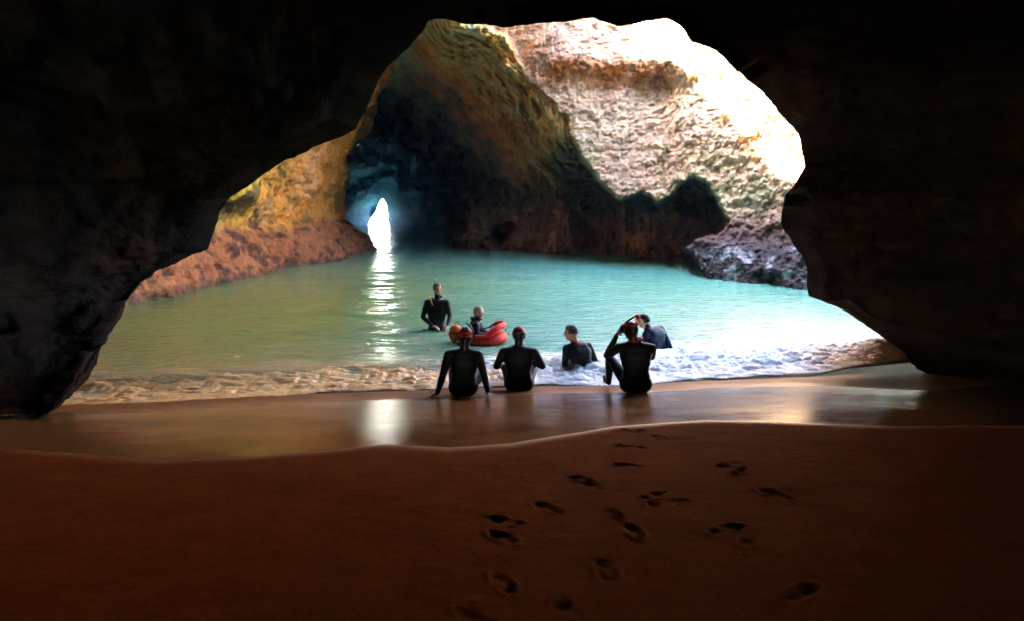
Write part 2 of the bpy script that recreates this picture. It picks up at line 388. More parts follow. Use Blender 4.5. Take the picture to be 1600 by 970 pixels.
# ------------------------------------------------------------------ left wall of the pool chamber
def build_left_wall():
    base = np.array([(-11.5, 12.0), (-10.2, 14.5), (-9.95, 18), (-9.7, 20.3), (-9.1, 22.6), (-8.9, 27), (-9.2, 33), (-9.7, 39), (-10.05, 42.5), (-10.6, 44), (-12.5, 45.5), (-16, 48), (-20, 54)])
    seg = np.r_[0, np.cumsum(np.hypot(*np.diff(base, axis=0).T))]
    u = np.arange(0, seg[-1], .075); bx = np.interp(u, seg, base[:, 0]); by = np.interp(u, seg, base[:, 1])
    bx = bx+1.35*smooth(28, 38, by)*smooth(46, 44.5, by)
    ker = np.ones(15)/15; bx = np.convolve(np.pad(bx, 7, mode='edge'), ker, 'valid'); by = np.convolve(np.pad(by, 7, mode='edge'), ker, 'valid')
    prof = np.array([(.9, -1.2), (.2, -.3), (0, .1), (-.4, .7), (-.9, 1.2), (-1.4, 1.6), (-1.5, 2.2), (-1.25, 3.2), (-.9, 4.5), (-.5, 6), (.1, 7.6), (1.0, 9.2), (2.1, 10.8), (3.6, 12.2), (5.2, 13.2), (7.5, 14.0), (10, 14.4)])
    sp = np.r_[0, np.cumsum(np.hypot(*np.diff(prof, axis=0).T))]; w = np.arange(0, sp[-1], .075)
    ox = np.interp(w, sp, prof[:, 0]); oz = np.interp(w, sp, prof[:, 1])
    ox = np.convolve(np.pad(ox, 6, mode='edge'), np.ones(13)/13, 'valid')
    tx = np.gradient(bx); ty = np.gradient(by); ln = np.hypot(tx, ty); nx, ny = ty/ln, -tx/ln      # towards the pool
    V = np.stack([bx[:, None]+nx[:, None]*ox, by[:, None]+ny[:, None]*ox, np.broadcast_to(oz, (len(u), len(w)))], -1)
    N = grid_normals(V)
    if N[60, 60, 0] < 0: N = -N
    toe = smooth(1.9, 1.2, V[..., 2])
    big = fbm(V*np.array([.22, .22, .22]), 3, seed=5)
    V = V+N*(big*.7+.55*fbm(V*np.array([.5, .5, .35]), 5, seed=6, mode='ridge', gain=.55)*smooth(1.2, 2.5, V[..., 2]))[..., None]
    V = displace(V, .42, .55, 13, N)+N*(toe*.28*fbm(V*1.8, 5, seed=77, mode='ridge'))[..., None]
    z = V[..., 2]+.4*fbm(V*.5, 3, seed=8); n = fbm(V*.33, 4, seed=15); m = fbm(V*.9, 5, seed=16); k = fbm(V*2.1, 5, seed=17)
    y = V[..., 1]
    col = np.ones(V.shape)*np.array(OCHRE)
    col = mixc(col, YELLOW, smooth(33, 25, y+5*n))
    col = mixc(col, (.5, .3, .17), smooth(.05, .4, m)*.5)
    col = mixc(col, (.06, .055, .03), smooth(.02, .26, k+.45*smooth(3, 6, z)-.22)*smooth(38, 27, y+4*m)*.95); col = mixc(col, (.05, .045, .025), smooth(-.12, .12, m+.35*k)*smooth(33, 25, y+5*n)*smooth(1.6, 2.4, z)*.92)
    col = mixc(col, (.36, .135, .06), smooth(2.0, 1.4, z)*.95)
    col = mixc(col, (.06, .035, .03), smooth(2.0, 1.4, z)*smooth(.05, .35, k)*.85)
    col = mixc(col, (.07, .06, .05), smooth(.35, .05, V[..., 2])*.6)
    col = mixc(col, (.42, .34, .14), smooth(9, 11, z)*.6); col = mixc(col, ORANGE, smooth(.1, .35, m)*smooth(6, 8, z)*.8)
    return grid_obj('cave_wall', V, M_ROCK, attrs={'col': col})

# ------------------------------------------------------------------ back of the chamber: vault, tunnel to the sea and the pale hanging mass
POLY = [(640, -400), (715, -60), (738, 30), (790, 60), (828, 128), (862, 160), (890, 186), (897, 215), (910, 250), (937, 287), (975, 320), (1003, 303), (1026, 318), (1048, 305), (1064, 288), (1085, 277), (1106, 286), (1118, 310), (1136, 345), (1122, 362), (1085, 370), (1066, 388), (1088, 412), (1100, 440), (1100, 520), (1700, 520), (1700, -400)]
def poly_sd(px, py, P):
    P = np.array(P, float); d = np.full(px.shape, 1e9); ins = np.zeros(px.shape, bool)
    for (x0, y0), (x1, y1) in zip(P, np.roll(P, -1, 0)):
        ex, ey = x1-x0, y1-y0; t = np.clip(((px-x0)*ex+(py-y0)*ey)/(ex*ex+ey*ey), 0, 1)
        d = np.minimum(d, np.hypot(px-x0-t*ex, py-y0-t*ey))
        c = (y0 > py) != (y1 > py)
        ins ^= c & (px < (x1-x0)*(py-y0)/(y1-y0+1e-12)+x0)
    return np.where(ins, d, -d)
MOUTH = [(596, 310), (601, 314), (605, 324), (607, 338), (609, 360), (574, 360), (575, 348), (579, 341), (587, 330), (591, 318)]
def build_back():
    PX = np.r_[np.arange(360, 540, 3.5), np.arange(540, 1470, 1.7)]; PY = np.r_[np.arange(-70, 10, 4), np.arange(10, 462, 1.5)]
    px, py = np.meshgrid(PX, PY, indexing='ij')
    j = np.stack([px/40, py/40, 0*px], -1)
    qx = px+7*fbm(j, 4, seed=3); qy = py+7*fbm(j+31, 4, seed=4); qx = qx+3.5*fbm(j*5, 3, seed=5); qy = qy+3.5*fbm(j*5+9, 3, seed=6)
    dw = np.interp(px, [455, 540, 700, 850, 1000, 1100, 1255, 1400, 1500], [47, 46, 43.5, 38.6, 31.8, 27.6, 24.2, 21.5, 19])
    h = np.clip((395-py)/360, 0, 1.8)
    vault = dw-(dw-np.minimum(dw, 36.5))*np.clip(h, 0, 1.0)**1.4+3.0*np.sin(np.clip(h, 0, 1)*math.pi)*smooth(1000, 700, px)
    # curtain of orange drips running down in front of the dark vault
    sd0 = poly_sd(qx, qy, POLY); cur = smooth(-75, -15, sd0)*smooth(340, 230, py); vault = vault-(4.2*smooth(-230, -10, sd0)+2.4*cur)*smooth(330, 210, py)*smooth(600, 700, px)+3.5*smooth(225, 290, py)*smooth(870, 930, px)*smooth(1180, 1120, px)
    vault = vault+2.2*np.exp(-(((px-1085)/40)**2+((py-315)/35)**2))
    r = np.hypot((px-592)/1.0, (py-338)/1.25); r = r*(1+smooth(15, 60, r)*(.45*fbm(j*.55, 4, seed=7)+.25*fbm(j*1.7, 4, seed=8)))
    tun = np.interp(r, [13, 20, 40, 65, 85, 120, 150], [103, 102, 98.5, 94, 90, 60, 44])
    wt = smooth(165, 95, r); vault = vault*(1-wt)+np.maximum(vault, tun)*wt
    m3 = np.interp(px, [640, 740, 900, 990, 1035, 1075, 1150, 1255, 1400, 1500], [32, 31.0, 29.2, 28.4, 28.2, 26.4, 25.0, 23.0, 20.5, 18.5])
    m3 = m3+2.6*np.clip((330-py)/330, -.2, 2)**1.0
    m3 = m3-.9*np.exp(-((py-95-.05*(px-950))/26.)**2)*smooth(800, 880, px)*smooth(1120, 1050, px)   # jutting orange ledge
    m3 = m3+.6*np.exp(-((py-150)/22.)**2)*smooth(960, 1010, px)*smooth(1075, 1040, px)
    m3 = np.minimum(m3, m3*0+dw+.3+np.clip((430-py)/60, 0, 9)*.8)
    m3 = m3-.35*smooth(370, 425, py)*smooth(1080, 1150, px)
    sd = poly_sd(qx, qy, POLY)
    k = smooth(-4, 5, sd)
    D = vault*(1-k)+m3*k
    V = at(px, py, D)
    x, y, z = rays(px, py); R = np.stack([x, y, z], -1); R = -R/np.linalg.norm(R, axis=-1, keepdims=True)
    deep = .25+.75*smooth(80, 50, D)
    amp = (.42+.25*k*smooth(980, 1080, px)*smooth(60, 200, py)-.22*k*smooth(1040, 980, px)*smooth(860, 900, px)*smooth(150, 200, py))*deep
    V = V+R*(.8*(1-k)*deep*smooth(250, 300, py)*fbm(V*.7, 5, seed=69, mode='ridge', gain=.6))[..., None]; n1 = fbm(V*.6, 7, seed=61, gain=.55); r1 = fbm(V*np.array([1.5, 1.5, 1.3]), 5, seed=62, mode='ridge', gain=.6)
    drip = fbm(V*np.array([1.8, 1.8, .28]), 4, seed=63, mode='ridge')
    V = V+R*(amp*(n1+.45*r1)+.95*drip*smooth(-130, -30, sd)*smooth(350, 250, py)*(1-k)+.10*k*fbm(V*np.array([.2, .2, 1.6]), 4, seed=64)+.16*k*fbm(V*.6, 6, seed=67, mode='ridge', gain=.6)*(.35+.65*smooth(960, 1050, px))+.18*k*fbm(V*3.1, 4, seed=68, mode='billow', gain=.6))[..., None]
    toe = smooth(1.8, .4, V[..., 2])*deep
    V = V+R*(toe*(.5*fbm(V*1.1, 5, seed=66, mode='ridge')+.25))[..., None]
    # pigment, with some light and shade painted into the colour
    a = fbm(V*.45, 5, seed=71); b = fbm(V*1.2, 5, seed=72); c = fbm(V*2.6, 5, seed=73); zz = V[..., 2]
    col = np.ones(V.shape)*np.array([.15, .14, .10])
    col = mixc(col, (.50, .52, .30), smooth(150, 90, qy+20*a)*smooth(880, 780, qx)*(1-k))  # greenish vault top, its light painted in as a paler colour
    col = mixc(col, (.10, .12, .08), smooth(.0, .4, a)*smooth(90, 170, qy)*(1-k)*.8)
    col = mixc(col, (.58, .21, .03), np.clip(smooth(-150, -70, sd+50*b)*smooth(350, 260, qy)*smooth(50, 75, qy)*(.45+.9*smooth(-.2, .3, drip)), 0, 1)*(1-k))
    col = mixc(col, (.62, .46, .16), smooth(.1, .4, drip)*smooth(-110, -60, sd+30*a)*smooth(330, 260, qy)*(1-k)*.8)
    col = mixc(col, (.11, .19, .34), smooth(66, 92, D)*.95)  # blue glow round the tunnel mouth painted onto the deep rock
    col = mixc(col, (.055, .052, .042), smooth(6.5, 3.5, zz+2.2*a+1.0*b)*(1-k)*smooth(70, 55, D)*.8)  # shade of the lower vault painted into the rock colour
    pale = np.ones(V.shape)*np.array(PALE); pale = mixc(pale, PINK, smooth(-.1, .35, a))
    pale = mixc(pale, (.46, .38, .22), smooth(1010, 900, qx+60*a)*smooth(180, 230, qy)*.7)
    ck = np.abs(fbm(V*np.array([.45, .45, .6]), 5, seed=75, gain=.6)); pale = mixc(pale, (.16, .08, .04), smooth(.035, .0, ck)*smooth(-.1, .25, b)*.9)
    ck2 = np.abs(fbm(V*1.4, 4, seed=76)); pale = mixc(pale, (.2, .11, .06), smooth(.04, .0, ck2)*smooth(.1, .4, a)*.7)
    led = np.exp(-((qy-112-.04*(qx-950))/24.)**2)*smooth(840, 880, qx)*smooth(1075, 1040, qx)
    pale = mixc(pale, (.36, .115, .018), np.clip(led*(1.0+1.2*b), 0, 1)*.95)
    pale = mixc(pale, (.46, .17, .035), smooth(130, 60, qx-740-.35*(qy-40)+60*b)*smooth(220, 140, qy)*.45)
    pale = mixc(pale, (.20, .13, .06), smooth(.12, .42, c)*smooth(1000, 1060, qx)*smooth(150, 230, qy)*.8)
    pale = mixc(pale, (.36, .26, .12), smooth(.05, .4, b)*smooth(1000, 1060, qx)*.7)
    pale = mixc(pale, (.20, .22, .13), np.exp(-(((qx-1175)/45)**2+((qy-315)/30)**2))*.8)
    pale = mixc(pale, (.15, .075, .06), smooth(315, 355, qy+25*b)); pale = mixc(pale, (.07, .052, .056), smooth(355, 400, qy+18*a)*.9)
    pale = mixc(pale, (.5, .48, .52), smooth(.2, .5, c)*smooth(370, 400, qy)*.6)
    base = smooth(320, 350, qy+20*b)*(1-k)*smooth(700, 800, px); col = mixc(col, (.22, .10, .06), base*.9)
    col = mixc(col, (.46, .2, .09), base*smooth(.1, .4, b)*.8)
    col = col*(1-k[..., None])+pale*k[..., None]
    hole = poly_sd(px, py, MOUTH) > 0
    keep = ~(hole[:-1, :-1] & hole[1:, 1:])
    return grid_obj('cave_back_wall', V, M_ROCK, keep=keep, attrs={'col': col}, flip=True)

# ------------------------------------------------------------------ roof over the left half of the chamber, open to the sky on the right
def build_roof():
    R = np.linspace(0, 1, 200); Y = np.arange(12, 62, .3)
    edge = np.interp(Y, [12, 15, 18, 22, 26, 29, 32, 36, 62], [-.5, -.5, -1.6, -3.4, -4.2, -3.0, -.5, 4, 8])
    pts = []
    for part in range(2):
        pass
    # section runs along the underside from far left to the rim, then up the rim to the top of the rock
    T = np.r_[np.arange(0, 24, .2), 24+np.arange(0, 2.6, .2)]
    ty, tt = np.meshgrid(Y, T, indexing='ij'); e = np.broadcast_to(edge[:, None], ty.shape)
    under = tt < 24
    x = np.where(under, e-24+tt, e+.25*(tt-24)*0-.15*(tt-24))
    z = np.where(under, 13.6+.9*np.sin(ty*.3)+.2*np.clip(tt-20, 0, 4), 14.4+.9*np.sin(ty*.3)+(tt-24))
    V = np.stack([x, ty, z], -1)
    V = displace(V, .6, .35, 19, grid_normals(V))
    col = mixc(np.ones(V.shape)*np.array([.3, .24, .15]), ORANGE, smooth(0, .4, fbm(V*.5, 4, seed=81)))
    return grid_obj('cave_roof', V, M_ROCK, attrs={'col': col})

# ------------------------------------------------------------------ light
def build_light():
    w = bpy.data.worlds.new('World'); SC.world = w; w.use_nodes = True; nt = w.node_tree
    sky = nt.nodes.new('ShaderNodeTexSky'); sky.sky_type = 'NISHITA'; sky.sun_disc = False
    sky.sun_elevation = math.radians(SUN_EL); sky.sun_rotation = math.radians(SUN_AZ)
    nt.links.new(sky.outputs[0], nt.nodes['Background'].inputs[0]); nt.nodes['Background'].inputs[1].default_value = SKY
    l = bpy.data.lights.new('sun', 'SUN'); l.energy = SUN; l.angle = math.radians(.5); l.color = (1, .95, .86)
    o = bpy.data.objects.new('sun', l); COL.objects.link(o)
    a, e = math.radians(SUN_AZ), math.radians(SUN_EL)
    frm = Vector((math.sin(a)*math.cos(e), math.cos(a)*math.cos(e), math.sin(e)))
    o.rotation_euler = frm.to_track_quat('Z', 'Y').to_euler()
    o.location = (0, 0, 40)
def build_camera():
    c = bpy.data.cameras.new('camera'); c.lens = 36*F/1600; c.sensor_width = 36; c.sensor_fit = 'HORIZONTAL'; c.clip_end = 6000; c.clip_start = .05
    o = bpy.data.objects.new('camera', c); COL.objects.link(o); o.location = (0, 0, CAMZ)
    o.rotation_euler = (math.pi/2-PITCH, 0, 0); SC.camera = o

# ------------------------------------------------------------------ people
def rcone(p0, r0, p1, r1, seg=14, cap=5):
    p0, p1 = np.array(p0, float), np.array(p1, float); ax = p1-p0; L = np.linalg.norm(ax)
    a = ax/L if L > 1e-6 else np.array([0, 0, 1.]); t = np.array([1, 0, 0]) if abs(a[0]) < .8 else np.array([0, 1, 0])
    b = np.cross(a, t); b /= np.linalg.norm(b); c = np.cross(a, b)
    rings = [(-r0*math.cos(q), r0*math.sin(q)) for q in np.linspace(.12, math.pi/2, cap)]
    rings += [(L+r1*math.sin(q), r1*math.cos(q)) for q in np.linspace(0, math.pi/2-.12, cap)]
    th = np.linspace(0, 2*math.pi, seg, endpoint=False); v = []
    for h, r in rings:
        for q in th: v.append(p0+a*h+(b*math.cos(q)+c*math.sin(q))*r)
    n = len(rings); f = [[i*seg+j, i*seg+(j+1) % seg, (i+1)*seg+(j+1) % seg, (i+1)*seg+j] for i in range(n-1) for j in range(seg)]
    f += [list(range(seg))[::-1], list(range((n-1)*seg, n*seg))]
    return v, f
def ellip(c, R, rad, seg=18, rings=12):                # R: 3x3 columns = local axes
    v = []; c = np.array(c)
    for i in range(rings):
        p = math.pi*(i+.5)/rings
        for j in range(seg):
            q = 2*math.pi*j/seg
            v.append(c+R@np.array([rad[0]*math.sin(p)*math.cos(q), rad[1]*math.sin(p)*math.sin(q), rad[2]*math.cos(p)]))
    f = [[i*seg+j, (i+1)*seg+j, (i+1)*seg+(j+1) % seg, i*seg+(j+1) % seg] for i in range(rings-1) for j in range(seg)]
    f += [list(range(seg)), list(range((rings-1)*seg, rings*seg))[::-1]]
    return v, f
def raw_mesh(name, parts):
    V, Fc = [], []
    for v, f in parts:
        b = len(V); V += [tuple(float(a) for a in q) for q in v]; Fc += [[b+i for i in q] for q in f]
    me = bpy.data.meshes.new(name); me.from_pydata(V, [], Fc); me.update()
    bm = bmesh.new(); bm.from_mesh(me); bmesh.ops.recalc_face_normals(bm, faces=bm.faces); bm.to_mesh(me); bm.free()
    return me
def fuse(name, parts, voxel, rounds=4):                # one continuous skin from overlapping tapered limbs
    o = bpy.data.objects.new(name+'_raw', raw_mesh(name, parts)); COL.objects.link(o)
    m = o.modifiers.new('r', 'REMESH'); m.mode = 'VOXEL'; m.voxel_size = voxel; m.use_smooth_shade = True
    s = o.modifiers.new('s', 'SMOOTH'); s.iterations = rounds; s.factor = .5
    dg = bpy.context.evaluated_depsgraph_get(); dg.update()
    me = bpy.data.meshes.new_from_object(o.evaluated_get(dg)); bpy.data.objects.remove(o); me.name = name; me.materials.clear()
    return me
def seg_dist(P, p0, r0, p1, r1):
    p0, p1 = np.array(p0, float), np.array(p1, float); d = p1-p0; t = np.clip(((P-p0)@d)/(d@d+1e-9), 0, 1)
    return np.linalg.norm(P-p0-t[:, None]*d, axis=1)-(r0+(r1-r0)*t)
def frame(yaw, pitch=0, roll=0):
    # local x = to the person's right, y = forward, z = up; yaw 0 looks away from the camera, 90 to the left of the photograph
    return np.array((Matrix.Rotation(math.radians(yaw), 3, 'Z') @ Matrix.Rotation(math.radians(pitch), 3, 'X') @ Matrix.Rotation(math.radians(roll), 3, 'Y')))
class Body:
    def __init__(s): s.b = []; s.e = []
    def bone(s, p0, r0, p1, r1, m='suit'): s.b.append((np.array(p0, float), r0, np.array(p1, float), r1, m)); return s
    def chain(s, pts, m='suit'):
        for (p, r), (q, t) in zip(pts, pts[1:]): s.bone(p, r, q, t, m)
    def limb_arm(s, sh, el, wr, m='suit'):
        sh, el, wr = map(np.array, (sh, el, wr)); mid = (sh+el)/2
        s.chain([(sh, .062), (mid, .055), (el, .045)], m); s.chain([(el, .045), (el+(wr-el)*.3, .046), (wr, .030)], m)
    def hand(s, wr, d, nrm, curl=.5, side=1, m='skin', k=1.0):
        wr, d, nrm = (np.array(a, float) for a in (wr, d, nrm)); d /= np.linalg.norm(d); nrm = nrm-d*(nrm@d); nrm /= np.linalg.norm(nrm); w = np.cross(d, nrm)*side
        for q in (-.026, -.008, .010, .027): s.bone(wr+w*q*.6, .017*k, wr+d*.088*k+w*q*k, .0135*k, m)
        for q, ln in ((-.030, .070), (-.010, .080), (.010, .076), (.029, .060)):
            p = wr+d*.088*k+w*q*k; u = d
            for j in range(3):
                u = u*math.cos(curl*.55)+nrm*math.sin(curl*.55)*(1 if j or True else 0); u /= np.linalg.norm(u)
                n = p+u*ln*(.45, .32, .25)[j]*k; s.bone(p, (.0105, .0098, .009)[j]*k, n, (.0098, .009, .008)[j]*k, m); p = n
        p = wr+d*.025*k-w*.028*k; q = p+(d*.6-w*.75+nrm*.25)*.042*k; s.bone(p, .0145*k, q, .012*k, m); s.bone(q, .012*k, q+(d*.85-w*.2+nrm*.35)*.034*k, .0095*k, m)
    def leg(s, hip, kn, an, toe, m='suit', foot='suit'):
        hip, kn, an, toe = (np.array(a, float) for a in (hip, kn, an, toe))
        s.chain([(hip, .095), (hip+(kn-hip)*.5, .078), (kn, .058)], m); s.chain([(kn, .058), (kn+(an-kn)*.3, .058), (an, .038)], m)
        heel = an+(an-kn)/np.linalg.norm(an-kn)*.04; s.bone(an, .038, heel, .034, foot); s.bone(heel, .034, heel+(toe-an)*.6, .040, foot); s.bone(heel+(toe-an)*.6, .040, toe, .024, foot)
    def torso(s, pelvis, waist, chest, neck, shl, shr, side, m='suit', w=1.0):
        pelvis, waist, chest, neck, shl, shr, side = (np.array(a, float) for a in (pelvis, waist, chest, neck, shl, shr, side)); side = side/np.linalg.norm(side)
        def ac(c, h, r): s.bone(c-side*h*w, r, c+side*h*w, r, m)
        ac(pelvis, .085, .118); ac(pelvis*.5+waist*.5, .065, .108); ac(waist, .055, .105); ac(waist*.5+chest*.5, .07, .110); ac(chest, .085, .115); ac(chest*.55+neck*.45, .085, .095)
        for sg in (-1, 1):
            s.bone(pelvis+side*sg*.06*w, .115, waist+side*sg*.05*w, .10, m); s.bone(waist+side*sg*.05*w, .10, chest+side*sg*.08*w, .112, m)
        base = chest*.3+neck*.7
        for sh in (shl, shr): s.bone(base, .072, sh, .062, m); s.bone(neck, .052, base*.35+sh*.65, .05, m); s.bone(chest, .1, chest*.45+sh*.55, .075, m)
    def head(s, c, R, neck, m='skin', neckm='suit', k=1.0):
        c = np.array(c, float); s.hc, s.hR, s.hk = c, R, k
        L = lambda x, y, z: c+R@(np.array([x, y, z])*k)
        s.e.append((c, R, (.077*k, .096*k, .100*k), m)); s.e.append((L(0, .020, -.055), R, (.060*k, .072*k, .068*k), m))      # skull, face
        s.bone(L(-.02, .055, -.098), .024*k, L(.02, .055, -.098), .024*k, m)                                                  # chin
        s.bone(L(0, .090, .002), .010*k, L(0, .110, -.036), .015*k, m)                                                        # nose
        s.bone(L(-.034, .078, .020), .013*k, L(.034, .078, .020), .013*k, m)                                                  # brow
        for sg in (-1, 1): s.e.append((L(sg*.079, -.006, -.018), R, (.010*k, .019*k, .032*k), m)); s.bone(L(sg*.042, .068, -.03), .018*k, L(sg*.03, .066, -.06), .016*k, m)
        s.bone(L(0, -.012, -.05), .055*k, neck, .058*k, neckm); s.bone(L(0, -.012, -.055), .052*k, L(0, -.01, -.10), .052*k, m)
    def build(s, loc, mats, voxel=.0075):
        parts = [rcone(*b[:4]) for b in s.b]+[ellip(*e[:3]) for e in s.e]
        me = fuse('person', parts, voxel)
        P = np.empty(len(me.polygons)*3); me.polygons.foreach_get('center', P); P = P.reshape(-1, 3)
        names = list(mats); best = np.full(len(P), 1e9); mi = np.zeros(len(P), np.int32)
        for p0, r0, p1, r1, m in s.b:
            d = seg_dist(P, p0, r0, p1, r1); k = d < best; best[k] = d[k]; mi[k] = names.index(m)
        for c, R, rad, m in s.e:
            q = (P-c)@R/np.array(rad); d = (np.linalg.norm(q, axis=1)-1)*min(rad); k = d < best; best[k] = d[k]; mi[k] = names.index(m)
        o = link('person', me, None); [me.materials.append(mats[n]) for n in names]; me.polygons.foreach_set('material_index', mi); me.update()
        o.location = loc; s.o = o; return o
    # worn things, all children of the person
    def L(s, x, y, z): return s.hc+s.hR@(np.array([x, y, z])*s.hk)
    def eyes(s):
        for sg in (-1, 1):
            me = raw_mesh('eye', [ellip(s.L(sg*.032, .088, -.004), s.hR, (.015, .010, .010))]); link('eye', me, M_EYE, s.o)
        link('mouth', raw_mesh('mouth', [rcone(s.L(-.022, .089, -.068), .006, s.L(.022, .089, -.068), .006)]), M_LIP, s.o)
    def cap(s, name, mat, low=-.02, front=.055, grow=.012, rough=.0, face_y=.045):
        v = []; seg, rg = 48, 26; f = []
        for i in range(rg):
            p = math.pi*(i+.5)/rg
            for j in range(seg):
                q = 2*math.pi*j/seg; n = np.array([math.sin(p)*math.cos(q), math.sin(p)*math.sin(q), math.cos(p)])
                v.append((n, np.array([.077, .096, .100])*n*s.hk))
        N = np.array([a for a, b in v]); B = np.array([b for a, b in v])
        g = grow+rough*fbm(N*6, 4, seed=int(abs(s.hc[0])*1000) % 97)
        B = B+N*g[:, None]
        keepv = np.where(N[:, 1] > .35, B[:, 2] > front*s.hk, B[:, 2] > (low-.05*np.clip(-N[:, 1], 0, 1)*0)*s.hk) & ~((B[:, 1] > face_y*s.hk) & (B[:, 2] < front*s.hk))
        for i in range(rg-1):
            for j in range(seg):
                q = [i*seg+j, (i+1)*seg+j, (i+1)*seg+(j+1) % seg, i*seg+(j+1) % seg]
                if all(keepv[a] for a in q): f.append(q)
        f.append(list(range(seg)))
        W = [s.hc+s.hR@b for b in B]
        me = raw_mesh(name, [(W, f)]); o = link(name, me, mat, s.o); so = o.modifiers.new('t', 'SOLIDIFY'); so.thickness = .012; so.offset = 0; return o
    def strap(s, mat, z=.025, r=.011, tilt=0.0, name='mask_strap'):
        pts = []
        for q in np.linspace(-.15*math.pi, 1.15*math.pi, 26):
            pts.append(s.L(.092*math.cos(q), -.110*math.sin(q), z+tilt*math.sin(q)))
        link(name, tube(name, pts, [(r*.35, r*1.6)]*len(pts)), mat, s.o)
    def mask(s, mat, y=.10, z=.0, up=0.0):
        c = s.L(0, y, z); R = s.hR @ np.array(Matrix.Rotation(up, 3, 'X'))
        pts = [c+R@np.array([.075*math.copysign(abs(math.cos(q))**.6, math.cos(q)), .0, .042*math.copysign(abs(math.sin(q))**.6, math.sin(q))]) for q in np.linspace(0, 2*math.pi, 29)]
        m = link('diving_mask', tube('diving_mask', pts, [(.012, .02)]*len(pts)), mat, s.o)
        link('mask_lens', raw_mesh('mask_lens', [ellip(c, R, (.066, .006, .036))]), M_GLASS, m)
def tube(name, pts, rad, seg=10):
    P = np.array(pts, float); T = np.gradient(P, axis=0); T /= np.linalg.norm(T, axis=1, keepdims=True)+1e-9
    ref = np.array([0, 0, 1.]); V = []; n = len(P)
    for i in range(n):
        r = rad[i] if isinstance(rad, list) else (rad, rad)
        rf = ref if abs(T[i] @ ref) < .95 else np.array([0, 1, 0.])
        b = np.cross(T[i], rf); b /= np.linalg.norm(b); c = np.cross(b, T[i])
        for j in range(seg):
            q = 2*math.pi*j/seg; V.append(P[i]+b*math.cos(q)*r[0]+c*math.sin(q)*r[1])
    Fc = [[i*seg+j, i*seg+(j+1) % seg, (i+1)*seg+(j+1) % seg, (i+1)*seg+j] for i in range(n-1) for j in range(seg)]+[list(range(seg))[::-1], list(range((n-1)*seg, n*seg))]
    return raw_mesh(name, [(V, Fc)])
def curve(pts, n=30):
    P = np.array(pts, float); t = np.linspace(0, len(P)-1, n); out = []
    for q in t:
        i = min(int(q), len(P)-2); f = q-i; a, b, c, d = P[max(i-1, 0)], P[i], P[i+1], P[min(i+2, len(P)-1)]
        out.append(.5*((2*b)+(c-a)*f+(2*a-5*b+4*c-d)*f*f+(3*b-a-3*c+d)*f**3))
    return out
SUITM = lambda suit=M_SUIT, foot=M_SUIT: {'suit': suit, 'skin': M_SKIN, 'boot': M_BLACK, 'collar': M_REDCLOTH, 'hood': M_BLACK}
def ground(px, py, z=None):
    if z is None: x, y = on_beach(px, py); return (x, y, max(float(beach(x, y)), -.02))
    x, y = on_z(px, py, z); return (x, y, z)

